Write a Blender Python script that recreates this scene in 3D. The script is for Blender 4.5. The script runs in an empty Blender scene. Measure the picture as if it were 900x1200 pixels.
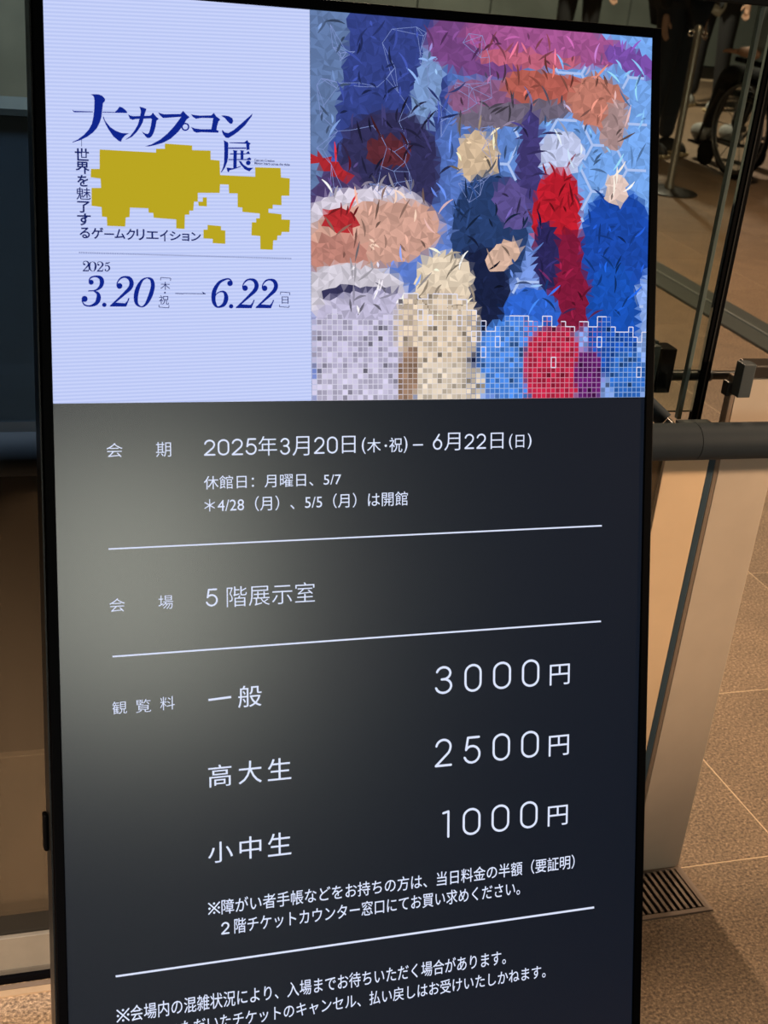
import bpy, bmesh, math, random
from mathutils import Vector, Matrix
from mathutils.geometry import tessellate_polygon
random.seed(7)
C = bpy.context.scene.collection
S = bpy.context.scene
PI = math.pi

# ------------------------------------------------------------------ camera
CR = Vector((0.94390547, -0.31236547, 0.10709941))
CU = Vector((0.03619449, 0.42024486, 0.9066886))
CF = Vector((0.32822619, 0.85195192, -0.40797733))
CAM = Vector((0, 0, 1.5))
FPX = 1671.636
cam = bpy.data.cameras.new('camera'); co = bpy.data.objects.new('camera', cam); C.objects.link(co)
M = Matrix.Identity(4)
for i in range(3):
    M[i][0] = CR[i]; M[i][1] = CU[i]; M[i][2] = -CF[i]; M[i][3] = CAM[i]
co.matrix_world = M
cam.sensor_fit = 'VERTICAL'; cam.sensor_height = 24; cam.lens = FPX / 1200 * 24
cam.clip_start = 0.05; cam.clip_end = 60
cam.dof.use_dof = True; cam.dof.focus_distance = 1.75; cam.dof.aperture_fstop = 9
S.camera = co
S.view_settings.view_transform = 'Standard'; S.view_settings.look = 'None'
S.view_settings.exposure = 0.0; S.view_settings.gamma = 1.0
S.view_settings.use_curve_mapping = False

# ------------------------------------------------------------------ world and lights
w = bpy.data.worlds.new('world'); S.world = w; w.use_nodes = True
bg = w.node_tree.nodes['Background']; bg.inputs[0].default_value = (0.75, 0.85, 1, 1); bg.inputs[1].default_value = 0.06

def light(name, kind, loc, to, energy, col, size=0.3, spot=None, blend=0.6):
    l = bpy.data.lights.new(name, kind); o = bpy.data.objects.new(name, l); C.objects.link(o)
    o.location = loc; d = Vector(to) - Vector(loc); o.rotation_euler = d.to_track_quat('-Z', 'Y').to_euler()
    l.energy = energy; l.color = col
    if kind == 'AREA': l.shape = 'DISK'; l.size = size
    else: l.shadow_soft_size = size
    if spot: l.spot_size = spot; l.spot_blend = blend
    return o
WARM = (1.0, 0.72, 0.46)
light('post_fill_spot', 'SPOT', (6.5, -0.5, 2.2), (1.24, 1.68, 0.78), 2700, (1.0, 0.70, 0.44), 0.12, math.radians(13.5), 1.0)  # added spot to brighten the post plates, no known fixture
light('floor_fill_spot', 'SPOT', (2.6, 1.9, 3.1), (1.6, 1.30, 0.0), 330, WARM, 0.30, math.radians(60), 0.9)  # added fill that lightens the floor right of the display
light('kick_plate_fill_spot', 'SPOT', (-2.4, -0.4, 2.4), (-0.10, 1.58, -0.02), 2000, (1.0, 0.78, 0.56), 0.10, math.radians(24), 0.9)  # added spot in mid-air, brightens the left floor and kick plate
light('ceiling_lamp_behind_rail', 'SPOT', (1.35, 4.4, 3.1), (1.55, 1.9, 0.0), 350, WARM, 0.07, math.radians(75), 0.9)
light('ceiling_lamp_hall', 'SPOT', (3.6, 5.0, 3.1), (3.5, 5.0, 0), 380, WARM, 0.1, math.radians(120), 0.9)
light('ceiling_lamp_left', 'SPOT', (0.0, 3.6, 3.1), (0.2, 4.2, 0.4), 260, (0.95, 0.95, 0.85), 0.1, math.radians(110), 0.9)
light('left_block_fill_spot', 'SPOT', (-0.7, 1.86, 3.1), (0.1, 2.2, 0.75), 1000, (0.72, 0.86, 1.0), 0.1, math.radians(34), 0.8)  # added spot that lifts the dark block behind the left pane
light('ceiling_lamp_far', 'SPOT', (5.0, 10.0, 3.1), (5, 10.6, 0), 560, (1.0, 0.86, 0.68), 0.1, math.radians(150), 0.9)

# ------------------------------------------------------------------ material helpers
def lin(c):
    return tuple(((x/255)/12.92 if x/255 <= 0.04045 else ((x/255+0.055)/1.055)**2.4) for x in c)
def mat(name, col, rough=0.5, metal=0.0, spec=0.5, noise=0, scale=30, bump=0, bscale=200):
    m = bpy.data.materials.new(name); m.use_nodes = True; nt = m.node_tree; b = nt.nodes['Principled BSDF']
    b.inputs['Base Color'].default_value = (*col, 1); b.inputs['Roughness'].default_value = rough
    b.inputs['Metallic'].default_value = metal; b.inputs['Specular IOR Level'].default_value = spec
    tc = nt.nodes.new('ShaderNodeTexCoord')
    n = nt.nodes.new('ShaderNodeTexNoise'); n.inputs['Scale'].default_value = scale; n.inputs['Detail'].default_value = 4
    nt.links.new(tc.outputs['Object'], n.inputs['Vector'])
    r = nt.nodes.new('ShaderNodeValToRGB'); k = noise or 0.06
    r.color_ramp.elements[0].position = 0.3; r.color_ramp.elements[1].position = 0.7
    r.color_ramp.elements[0].color = (*[max(0, c*(1-k)) for c in col], 1)
    r.color_ramp.elements[1].color = (*[min(1, c*(1+k)) for c in col], 1)
    nt.links.new(n.outputs['Fac'], r.inputs['Fac']); nt.links.new(r.outputs['Color'], b.inputs['Base Color'])
    if bump:
        n2 = nt.nodes.new('ShaderNodeTexNoise'); n2.inputs['Scale'].default_value = bscale
        nt.links.new(tc.outputs['Object'], n2.inputs['Vector'])
        bp = nt.nodes.new('ShaderNodeBump'); bp.inputs['Strength'].default_value = bump; bp.inputs['Distance'].default_value = 0.002
        nt.links.new(n2.outputs['Fac'], bp.inputs['Height']); nt.links.new(bp.outputs['Normal'], b.inputs['Normal'])
    return m
def emis(name, col, strength=1.0):
    m = bpy.data.materials.new(name); m.use_nodes = True; nt = m.node_tree; nt.nodes.clear()
    o = nt.nodes.new('ShaderNodeOutputMaterial'); e = nt.nodes.new('ShaderNodeEmission')
    e.inputs['Color'].default_value = (*col, 1); e.inputs['Strength'].default_value = strength
    nt.links.new(e.outputs[0], o.inputs[0]); return m
def glass(name, tint, refl=0.06, rough=0.02, haze=0.0, hazecol=(0.1, 0.08, 0.06)):
    m = bpy.data.materials.new(name); m.use_nodes = True; nt = m.node_tree; nt.nodes.clear()
    o = nt.nodes.new('ShaderNodeOutputMaterial'); t = nt.nodes.new('ShaderNodeBsdfTransparent'); g = nt.nodes.new('ShaderNodeBsdfGlossy')
    t.inputs[0].default_value = (*tint, 1); g.inputs['Roughness'].default_value = rough
    mx = nt.nodes.new('ShaderNodeMixShader'); fr = nt.nodes.new('ShaderNodeFresnel'); fr.inputs[0].default_value = 1.45
    nt.links.new(fr.outputs[0], mx.inputs[0]); nt.links.new(t.outputs[0], mx.inputs[1]); nt.links.new(g.outputs[0], mx.inputs[2])
    last = mx
    if haze:
        d = nt.nodes.new('ShaderNodeBsdfDiffuse'); m2 = nt.nodes.new('ShaderNodeMixShader')
        tc = nt.nodes.new('ShaderNodeTexCoord'); mp = nt.nodes.new('ShaderNodeMapping'); mp.inputs['Scale'].default_value = (22, 22, 0.5)
        n = nt.nodes.new('ShaderNodeTexNoise'); n.inputs['Scale'].default_value = 1.0
        r = nt.nodes.new('ShaderNodeValToRGB'); r.color_ramp.elements[0].color = (*[c*0.75 for c in hazecol], 1); r.color_ramp.elements[1].color = (*[c*1.3 for c in hazecol], 1)
        nt.links.new(tc.outputs['Object'], mp.inputs[0]); nt.links.new(mp.outputs[0], n.inputs['Vector'])
        nt.links.new(n.outputs['Fac'], r.inputs[0]); nt.links.new(r.outputs[0], d.inputs[0])
        m2.inputs[0].default_value = haze
        nt.links.new(mx.outputs[0], m2.inputs[1]); nt.links.new(d.outputs[0], m2.inputs[2]); last = m2
    nt.links.new(last.outputs[0], o.inputs[0]); return m

def granite():
    m = bpy.data.materials.new('speckled_stone'); m.use_nodes = True; nt = m.node_tree; b = nt.nodes['Principled BSDF']
    geo = nt.nodes.new('ShaderNodeNewGeometry')
    n = nt.nodes.new('ShaderNodeTexNoise'); n.inputs['Scale'].default_value = 190; n.inputs['Detail'].default_value = 3; n.inputs['Roughness'].default_value = 0.7
    v = nt.nodes.new('ShaderNodeTexVoronoi'); v.inputs['Scale'].default_value = 260
    big = nt.nodes.new('ShaderNodeTexNoise'); big.inputs['Scale'].default_value = 9; big.inputs['Detail'].default_value = 2
    for q in (n, v, big): nt.links.new(geo.outputs['Position'], q.inputs['Vector'])
    r = nt.nodes.new('ShaderNodeValToRGB'); e = r.color_ramp.elements
    e[0].position = 0.34; e[0].color = (0.070, 0.044, 0.027, 1); e[1].position = 0.78; e[1].color = (0.62, 0.44, 0.28, 1)
    k = e.new(0.5); k.color = (0.20, 0.132, 0.083, 1); k = e.new(0.62); k.color = (0.34, 0.235, 0.15, 1)
    nt.links.new(n.outputs['Fac'], r.inputs['Fac'])
    hsv = nt.nodes.new('ShaderNodeHueSaturation'); oi = nt.nodes.new('ShaderNodeObjectInfo')
    mr = nt.nodes.new('ShaderNodeMapRange'); mr.inputs[3].default_value = 0.9; mr.inputs[4].default_value = 1.1
    nt.links.new(oi.outputs['Random'], mr.inputs[0])
    mr2 = nt.nodes.new('ShaderNodeMapRange'); mr2.inputs[1].default_value = 0.3; mr2.inputs[2].default_value = 0.7; mr2.inputs[3].default_value = 0.88; mr2.inputs[4].default_value = 1.1
    nt.links.new(big.outputs['Fac'], mr2.inputs[0])
    mu = nt.nodes.new('ShaderNodeMath'); mu.operation = 'MULTIPLY'
    nt.links.new(mr.outputs[0], mu.inputs[0]); nt.links.new(mr2.outputs[0], mu.inputs[1]); nt.links.new(mu.outputs[0], hsv.inputs['Value'])
    nt.links.new(r.outputs['Color'], hsv.inputs['Color']); nt.links.new(hsv.outputs[0], b.inputs['Base Color'])
    b.inputs['Roughness'].default_value = 0.62
    bp = nt.nodes.new('ShaderNodeBump'); bp.inputs['Strength'].default_value = 0.5; bp.inputs['Distance'].default_value = 0.001
    nt.links.new(v.outputs['Distance'], bp.inputs['Height']); nt.links.new(bp.outputs['Normal'], b.inputs['Normal'])
    return m

GRANITE = granite()
GROUT = mat('pale_grout', (0.75, 0.56, 0.38), 0.8)
BLACK = mat('black_plastic', (0.0012, 0.0012, 0.002), 0.5, spec=0.04)
BLACK_SATIN = mat('black_satin_metal', (0.005, 0.0055, 0.007), 0.4, 0.0, spec=0.25)
RAIL = mat('dark_grey_painted_metal', (0.022, 0.029, 0.038), 0.6, 0.0, spec=0.12)
STEEL = mat('satin_steel', (0.42, 0.38, 0.34), 0.42, 0.55, noise=0.04)
PALEMETAL = mat('beige_satin_plate', (0.56, 0.45, 0.36), 0.5, 0.15, noise=0.05, scale=12)
DARKSTEEL = mat('dark_steel', (0.022, 0.02, 0.018), 0.4, 0.3)
GREYSTEEL = mat('blue_grey_metal', (0.045, 0.055, 0.062), 0.5, 0.2)
GLASSEDGE = mat('green_grey_glass_edge', (0.12, 0.15, 0.14), 0.3, 0.2)
CHROME = mat('chrome', (0.7, 0.7, 0.7), 0.15, 1.0)
TRACK = mat('grey_floor_track', (0.085, 0.095, 0.09), 0.45, 0.3)
TINT = glass('tinted_glass', (0.90, 0.93, 0.88), rough=0.03)
TINT_LOW = glass('bronze_tinted_glass', (0.55, 0.48, 0.38), rough=0.15, haze=0.5, hazecol=(0.085, 0.064, 0.045))
TINT_DARK = glass('dark_tinted_glass', (0.62, 0.70, 0.76), rough=0.05)

# ------------------------------------------------------------------ mesh helpers
def link(name, me, m=None, parent=None):
    o = bpy.data.objects.new(name, me); C.objects.link(o)
    if m is not None and not me.materials: me.materials.append(m)
    if parent is not None: o.parent = parent
    return o
def obj(name, bm, m, parent=None, smooth=False):
    me = bpy.data.meshes.new(name); bmesh.ops.recalc_face_normals(bm, faces=bm.faces[:]); bm.to_mesh(me); bm.free()
    if smooth:
        for p in me.polygons: p.use_smooth = True
        try: me.set_sharp_from_angle(angle=math.radians(40))
        except Exception: pass
    return link(name, me, m, parent)
def box(bm, x0, x1, y0, y1, z0, z1, bev=0.0, mtx=None):
    r = bmesh.ops.create_cube(bm, size=1)
    vs = r['verts']
    for v in vs: v.co = Vector(((x0+x1)/2 + v.co.x*(x1-x0), (y0+y1)/2 + v.co.y*(y1-y0), (z0+z1)/2 + v.co.z*(z1-z0)))
    if bev:
        es = list({e for v in vs for e in v.link_edges})
        r2 = bmesh.ops.bevel(bm, geom=es, offset=bev, segments=2, profile=0.5, affect='EDGES')
        vs = list({v for f in r2['faces'] for v in f.verts} | {v for v in vs if v.is_valid})
    if mtx is not None:
        for v in vs: v.co = mtx @ v.co
    return vs
def bx(*a, bev=0.0):
    bm = bmesh.new(); box(bm, *a, bev=bev); return bm
def cyl(bm, a, b, r, seg=20, r2=None, cap=True):
    a = Vector(a); b = Vector(b); d = b - a
    q = d.to_track_quat('Z', 'Y').to_matrix().to_4x4(); q.translation = (a + b)/2
    bmesh.ops.create_cone(bm, cap_ends=cap, segments=seg, radius1=r, radius2=r if r2 is None else r2, depth=d.length, matrix=q)
def tube(bm, pts, r, seg=10):
    pts = [Vector(p) for p in pts]; rings = []
    up = Vector((0, 0, 1))
    for i, p in enumerate(pts):
        d = (pts[min(i+1, len(pts)-1)] - pts[max(i-1, 0)]).normalized()
        s = d.cross(up)
        if s.length < 1e-3: s = d.cross(Vector((1, 0, 0)))
        s.normalize(); t = s.cross(d)
        rings.append([bm.verts.new(p + r*(math.cos(2*PI*k/seg)*s + math.sin(2*PI*k/seg)*t)) for k in range(seg)])
    for a, b in zip(rings, rings[1:]):
        for k in range(seg): bm.faces.new((a[k], a[(k+1) % seg], b[(k+1) % seg], b[k]))
    bm.faces.new(rings[0][::-1]); bm.faces.new(rings[-1])
def lathe(bm, c, prof, seg=32):
    rings = []
    for r, z in prof: rings.append([bm.verts.new((c[0]+r*math.cos(2*PI*k/seg), c[1]+r*math.sin(2*PI*k/seg), c[2]+z)) for k in range(seg)])
    for a, b in zip(rings, rings[1:]):
        for k in range(seg): bm.faces.new((a[k], a[(k+1) % seg], b[(k+1) % seg], b[k]))
    bm.faces.new(rings[0][::-1]); bm.faces.new(rings[-1])
def tag(o, label, cat, group=None):
    o['label'] = label; o['category'] = cat
    if group: o['group'] = group
    return o
def thing(name, label, cat, loc=(0, 0, 0), group=None):
    o = bpy.data.objects.new(name, None); C.objects.link(o); o.location = loc; o.empty_display_size = 0.1
    return tag(o, label, cat, group)
def part(name, bm, m, t, smooth=False):     # mesh given in world coordinates, child of thing t that stands at t.location
    o = obj(name, bm, m, t, smooth)
    k = t
    off = Vector((0, 0, 0))
    while k is not None: off += k.location; k = k.parent
    o.data.transform(Matrix.Translation(-off)); return o
def struct(o): o['kind'] = 'structure'; return o

# ------------------------------------------------------------------ the setting: floor of stone tiles, walls, ceiling
X0, X1, Y0, Y1, ZC = -3.2, 9.6, -6.6, 12.6, 3.25
floor = struct(obj('floor', bx(X0, X1, Y0, Y1, -0.12, -0.0008), GROUT))
TX, TY, GX, GY = 0.558, 0.511, 1.478, 1.673
def tile_mesh(pts):
    bm = bmesh.new(); g = 0.0018
    lo = [bm.verts.new((x, y, -0.014)) for x, y in pts]; hi = [bm.verts.new((x, y, 0.0)) for x, y in pts]
    bm.faces.new(hi); n = len(pts)
    for i in range(n): bm.faces.new((lo[i], lo[(i+1) % n], hi[(i+1) % n], hi[i]))
    bmesh.ops.recalc_face_normals(bm, faces=bm.faces[:])
    me = bpy.data.meshes.new('tile'); bm.to_mesh(me); bm.free(); me.materials.append(GRANITE); return me
G = 0.0016
std = tile_mesh([(G, G), (TX-G, G), (TX-G, TY-G), (G, TY-G)])
def seen(x, y):
    d = Vector((x, y, 0)) - CAM; z = d.dot(CF)
    if z < 0.3: return False
    u, v = 450 + FPX*d.dot(CR)/z, 600 - FPX*d.dot(CU)/z
    return -150 < u < 1100 and -60 < v < 1350 and not (160 < u < 640 and v > 60)
cells = []
for i in range(-9, 15):
    for j in range(-17, 22):
        x, y = GX + i*TX, GY + j*TY
        if x < X0 or x+TX > X1 or y < Y0 or y+TY > Y1: continue
        cx, cy = x+TX/2, y+TY/2
        cells.append((0 if any(seen(a, b) for a in (x, cx, x+TX) for b in (y, cy, y+TY)) else 1, math.hypot(cx, cy), i, j, x, y))
cells.sort()
bmr = bmesh.new()
TR0, TR1, TRY0, TRY1 = 0.70, 1.262, 1.560, 1.673     # opening of the floor grate
for n, (s, d, i, j, x, y) in enumerate(cells):
    if j == -1 and x < TR1 and x+TX > TR0:           # tiles cut round the grate
        a, b = max(x, TR0)-x, min(x+TX, TR1)-x
        pts = [(G, G), (TX-G, G), (TX-G, TY-G)]
        if b < TX-0.01: pts += [(b, TY-G), (b, TRY0-y)]
        else: pts[-1] = (TX-G, TRY0-y)
        if a > 0.01: pts += [(a, TRY0-y), (a, TY-G), (G, TY-G)]
        else: pts += [(G, TRY0-y)]
        o = bpy.data.objects.new('tile', tile_mesh(pts))
    elif n < 285:
        o = bpy.data.objects.new('tile', std)
    else:
        r = box(bmr, x+G, x+TX-G, y+G, y+TY-G, -0.014, 0.0); continue
    C.objects.link(o); o.location = (x, y, 0); o.parent = floor
o = obj('tile', bmr, GRANITE, floor); o['kind'] = 'stuff'

WALL = mat('dark_grey_wall', (0.03, 0.034, 0.032), 0.6, noise=0.15, scale=2)
CEIL = mat('dark_ceiling', (0.06, 0.06, 0.06), 0.8)
struct(obj('ceiling', bx(X0, X1, Y0, Y1, ZC, ZC+0.1), CEIL))
struct(obj('wall_left', bx(X0-0.1, X0, Y0, Y1, 0, ZC), WALL))
struct(obj('wall_right', bx(X1, X1+0.1, Y0, Y1, 0, ZC), WALL))
wb = struct(obj('wall_back', bx(X0, X1, Y1, Y1+0.1, 0, ZC), WALL))
PANEL = mat('grey_wall_panel', (0.13, 0.15, 0.14), 0.5, noise=0.25, scale=1.5)
for k in range(18):
    x = X0 + 0.1 + k*0.7
    obj('panel', bx(x, x+0.685, Y1-0.03, Y1-0.001, 0.12, 3.1), PANEL, wb)
obj('baseboard', bx(X0, X1, Y1-0.045, Y1-0.001, 0.001, 0.11), DARKSTEEL, wb)
# the wall behind the camera with a bright window that the screen mirrors
wx0, wx1, wz0, wz1 = 0.75, 2.2, 1.35, 3.05
bm = bmesh.new()
box(bm, X0, wx0, Y0-0.1, Y0, 0, ZC); box(bm, wx1, X1, Y0-0.1, Y0, 0, ZC)
box(bm, wx0, wx1, Y0-0.1, Y0, 0, wz0); box(bm, wx0, wx1, Y0-0.1, Y0, wz1, ZC)
struct(obj('wall_front', bm, WALL))
win = struct(obj('window_1', bx(wx0, wx1, Y0-0.08, Y0-0.06, wz0, wz1), emis('daylit_window', (0.95, 0.96, 0.80), 13.0)))
bm = bmesh.new()
for z in (wz0, wz1-0.04): box(bm, wx0, wx1, Y0-0.05, Y0, z, z+0.04)
for x in (wx0, wx1-0.04): box(bm, x, x+0.04, Y0-0.05, Y0, wz0, wz1)
obj('window_frame', bm, BLACK_SATIN, win)
# pale partition with a dark foot seen through the left pane
pw = struct(obj('wall_partition', bx(-1.6, 0.95, 5.0, 5.12, 0.43, 2.9), mat('pale_partition', (0.30, 0.29, 0.23), 0.6, noise=0.3, scale=3)))
obj('plinth', bx(-1.6, 0.95, 4.97, 5.14, 0.0, 0.429), mat('dark_plinth', (0.02, 0.024, 0.03), 0.5), pw)

pw = struct(obj('wall_shade_block', bx(-1.6, 0.30, 2.20, 2.30, 0.0, 1.115), mat('dark_block', (0.016, 0.026, 0.036), 0.5)))  # added block hiding the lit floor, stands for the dark view behind the pane
obj('block_top', bx(-1.6, 0.302, 2.195, 2.305, 1.1155, 1.125), mat('block_top_metal', (0.05, 0.055, 0.05), 0.4, 0.3), pw)
# grate in the floor at the foot of the posts
g = thing('floor_grate', 'brown metal floor grate with narrow slats at the foot of the posts', 'grate', (TR0, TRY0, 0))
GRATE = mat('brown_grate_metal', (0.20, 0.15, 0.12), 0.45, 0.4)
part('slat_gap_shade', bx(TR0+0.001, TR1-0.001, TRY0+0.001, TRY1-0.001, -0.0007, -0.0001), BLACK, g)  # black sheet paints the shaded depth between the slats
bm = bmesh.new()
box(bm, TR0, TR1, TRY0, TRY0+0.009, 0.0, 0.0035); box(bm, TR0, TR1, TRY1-0.004, TRY1, 0.0, 0.0035)
box(bm, TR0, TR0+0.008, TRY0+0.009, TRY1-0.004, 0.0, 0.0035); box(bm, TR1-0.012, TR1, TRY0+0.009, TRY1-0.004, 0.0, 0.0035)
part('frame', bm, GRATE, g)
x = TR1-0.0205; sm = None
while x > TR0+0.012:
    if sm is None:
        sl = part('slat', bx(x, x+0.0055, TRY0+0.0115, TRY1-0.0045, 0.0002, 0.0032), GRATE, g); sm = sl; xs = x
    else:
        s2 = sm.copy(); C.objects.link(s2); s2.location = (x-xs, 0, 0)
    x -= 0.0118

# ------------------------------------------------------------------ the glass barrier behind the display
# pale upright plates
def plate(name, label, x0, x1, y0, y1, z1, m, base=True):
    return tag(obj(name, bx(x0, x1, y0, y1, 0.0012 if base else 0.0, z1, bev=0.0012), m), label, 'post')
t = thing('post_plate', 'wide beige metal post plate standing at the right end of the barrier', 'post', (1.21, 1.68, 0))
part('face_plate', bx(1.166, 1.260, 1.675, 1.684, 0.0016, 0.893, bev=0.001), PALEMETAL, t)
part('side_flange', bx(1.158, 1.1655, 1.675, 1.690, 0.0016, 0.893, bev=0.001), mat('brown_flange', (0.22, 0.16, 0.12), 0.5, 0.2), t)
part('cap', bx(1.177, 1.70, 1.664, 1.70, 0.8935, 0.912, bev=0.002), mat('dark_brown_bar', (0.045, 0.036, 0.03), 0.35, 0.4), t)
t = thing('post_plate', 'narrow orange-beige post plate between the dark fin and the display', 'post', (1.1, 1.70, 0))
part('face_plate', bx(1.070, 1.1445, 1.672, 1.681, 0.0016, 0.800, bev=0.001), mat('orange_beige_plate', (0.76, 0.54, 0.35), 0.5, 0.1, noise=0.04, scale=12), t)
tag(obj('metal_fin', bx(1.1455, 1.1575, 1.674, 1.735, 0.0016, 0.800, bev=0.0015), mat('blue_grey_fin', (0.035, 0.06, 0.085), 0.55, 0.0, spec=0.2)), 'slim blue-grey metal fin upright between the two beige post plates', 'post')

# glass panes
t = thing('glass_screen', 'tall tinted glass pane in a black frame rising above the handrail', 'glass pane', (0.0, 1.72, 0.80))
part('pane', bx(0.45, 1.128, 1.7185, 1.7245, 0.822, 1.392), TINT, t)
part('dark_pane', bx(-1.2, 0.449, 1.7185, 1.7245, 0.822, 1.392), TINT_DARK, t)
part('edge_seal', bx(1.1285, 1.1450, 1.716, 1.7255, 0.800, 1.392, bev=0.001), BLACK, t)
part('seal_bead', bx(1.1365, 1.1385, 1.7150, 1.7158, 0.800, 1.390), DARKSTEEL, t)
part('glass_edge_strip', bx(1.100, 1.1065, 1.709, 1.7182, 0.814, 1.391, bev=0.0008), GLASSEDGE, t)
part('top_frame', bx(-1.2, 1.70, 1.70, 1.745, 1.3925, 1.45, bev=0.002), BLACK_SATIN, t)
tag(obj('shelf_plate', bx(1.074, 1.126, 1.640, 1.672, 0.824, 0.8285), GREYSTEEL), 'small grey metal plate lying level just above the handrail beside the display', 'plate')
tag(obj('glass_barrier', bx(-1.2, 1.066, 1.672, 1.680, 0.080, 0.800), TINT_LOW), 'bronze tinted lower glass panel with faint vertical streaks below the handrail', 'glass pane')
t = thing('kick_plate', 'beige metal kick plate with a dark gap strip below the bronze glass', 'kick plate', (0, 1.64, 0))
part('face_plate', bx(-1.2, 0.69, 1.628, 1.636, 0.0125, 0.076, bev=0.001), mat('kick_metal', (0.20, 0.185, 0.165), 0.4, 0.3), t)
part('lip', bx(-1.2, 0.69, 1.6255, 1.6279, 0.0125, 0.0195), mat('kick_lip', (0.12, 0.11, 0.1), 0.4, 0.3), t)
part('channel', bx(-1.2, 0.69, 1.637, 1.700, 0.0125, 0.0795), DARKSTEEL, t)
part('foot', bx(-1.2, 0.69, 1.618, 1.700, 0.002, 0.012), BLACK, t)  # black strip paints the shaded gap under the plate
t = thing('threshold_strip', 'thin brown metal threshold strip in the floor below the kick plate', 'threshold', (0, 1.6, 0))
part('strip', bx(-1.2, 0.69, 1.594, 1.606, 0.0, 0.0022), mat('threshold_metal', (0.42, 0.30, 0.2), 0.4, 0.4), t)
part('strip', bx(-1.2, 0.69, 1.608, 1.617, 0.0, 0.0015), GRATE, t)

# handrail
t = thing('handrail', 'thick dark grey round handrail running behind the display at waist height', 'handrail', (1.063, 1.60, 0.826))
R_ = 0.0262
for a, b in (((-1.2, 1.60, 0.8330), (1.0622, 1.60, 0.8245)), ((1.0632, 1.60, 0.8245), (2.0, 1.60, 0.8215))):
    bm = bmesh.new(); cyl(bm, a, b, R_, 40); part('tube', bm, RAIL, t, True)
bm = bmesh.new(); cyl(bm, (1.0614, 1.60, 0.8245), (1.064, 1.60, 0.8245), R_-0.001, 32); part('joint_ring', bm, BLACK, t, True)
for x in (-0.2, 1.45, 1.75):
    bm = bmesh.new(); cyl(bm, (x, 1.622, 0.818), (x, 1.668, 0.806 if x > 0 else 0.79), 0.007, 12); part('bracket', bm, DARKSTEEL, t, True)

# glass clamp and rod hardware
t = thing('glass_clamp', 'black and grey square glass clamp seen through the tinted pane beside the display', 'clamp', (1.055, 1.74, 0.88))
part('grey_plate', bx(1.028, 1.062, 1.728, 1.745, 0.850, 0.920, bev=0.001), GREYSTEEL, t)
part('rubber_block', bx(1.064, 1.090, 1.728, 1.760, 0.848, 0.916, bev=0.002), BLACK, t)
bm = bmesh.new(); box(bm, 1.060, 1.0635, 1.740, 1.765, 0.845, 0.924); part('back_plate', bm, GREYSTEEL, t)
t = thing('connecting_rod', 'thin dark horizontal rod joining the glass clamp to the beige post', 'rod', (1.13, 1.75, 0.88))
bm = bmesh.new(); cyl(bm, (1.091, 1.736, 0.873), (1.154, 1.736, 0.873), 0.0080, 20); cyl(bm, (1.154, 1.736, 0.873), (1.20, 1.736, 0.873), 0.0066, 20); part('rod', bm, BLACK_SATIN, t, True)
bm = bmesh.new(); cyl(bm, (1.1540, 1.736, 0.873), (1.1575, 1.736, 0.873), 0.0090, 20); part('collar', bm, GREYSTEEL, t, True)
t = thing('post_bracket', 'small dark bracket plate fixed to the top corner of the wide beige post', 'bracket', (1.165, 1.69, 0.88))
part('plate', bx(1.1555, 1.176, 1.653, 1.6735, 0.868, 0.918, bev=0.001), GREYSTEEL, t)
part('socket', bx(1.150, 1.1575, 1.6742, 1.690, 0.862, 0.884, bev=0.002), DARKSTEEL, t)
t = thing('standoff_fitting', 'round dark standoff tube with a chrome tip above the handrail', 'fitting', (1.04, 1.70, 0.83))
bm = bmesh.new(); cyl(bm, (1.012, 1.70, 0.875), (1.026, 1.69, 0.850), 0.012, 20); cyl(bm, (1.022, 1.694, 0.856), (1.052, 1.665, 0.830), 0.0125, 20); part('tube', bm, RAIL, t, True)
bm = bmesh.new(); cyl(bm, (1.0525, 1.6645, 0.8296), (1.0590, 1.658, 0.8240), 0.0075, 16); part('tip', bm, CHROME, t, True)

# grey track lying across the hall floor
t = thing('floor_track', 'long grey metal floor track crossing the tiles beyond the barrier', 'track', (3.26, 5, 0))
part('channel', bx(3.155, 3.368, 3.2, 7.6, 0.0008, 0.012, bev=0.003), TRACK, t)
part('ridge', bx(3.262, 3.272, 3.2, 7.6, 0.0125, 0.017), mat('ridge_metal', (0.3, 0.32, 0.31), 0.4, 0.4), t)

# ------------------------------------------------------------------ the display
TILT = 0.328622516
A0, W, H = 0.1637, 0.6853, 1.218               # left edge of the lit area, its width and height
TOPY, TOPZ = 1.530, 1.358
UD = Vector((0, math.sin(TILT), math.cos(TILT))); ND = Vector((0, -math.cos(TILT), math.sin(TILT)))
ORG = Vector((A0, TOPY, TOPZ))                 # top left of the lit area
DM = Matrix(((1, UD.x, ND.x, ORG.x), (0, UD.y, ND.y, ORG.y), (0, UD.z, ND.z, ORG.z), (0, 0, 0, 1)))
def uv(x, y):                                   # point of the screen face that the photograph shows at x, y
    d = CF*FPX + CR*(x-450) - CU*(y-600)
    p = CAM + d*((ORG-CAM).dot(ND)/d.dot(ND)) - ORG
    return (p.x, p.dot(UD))
disp = thing('digital_display', 'tall black digital signage display leaning back and showing exhibition dates and prices', 'display', (A0+W/2, 1.34, 0))
def dpart(name, bm, m, parent=disp, smooth=False):   # mesh in screen coordinates (u right, v up, w out)
    me = bpy.data.meshes.new(name); bmesh.ops.recalc_face_normals(bm, faces=bm.faces[:]); bm.to_mesh(me); bm.free()
    me.transform(DM); me.transform(Matrix.Translation(-disp.location))
    if smooth:
        for p in me.polygons: p.use_smooth = True
    return link(name, me, m, parent)
B = 0.0112
bm = bmesh.new(); box(bm, -B+0.001, W+B-0.001, -H-B+0.001, B-0.001, -0.050, -0.0040, bev=0.004); dpart('housing', bm, BLACK_SATIN)
bm = bmesh.new()
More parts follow.
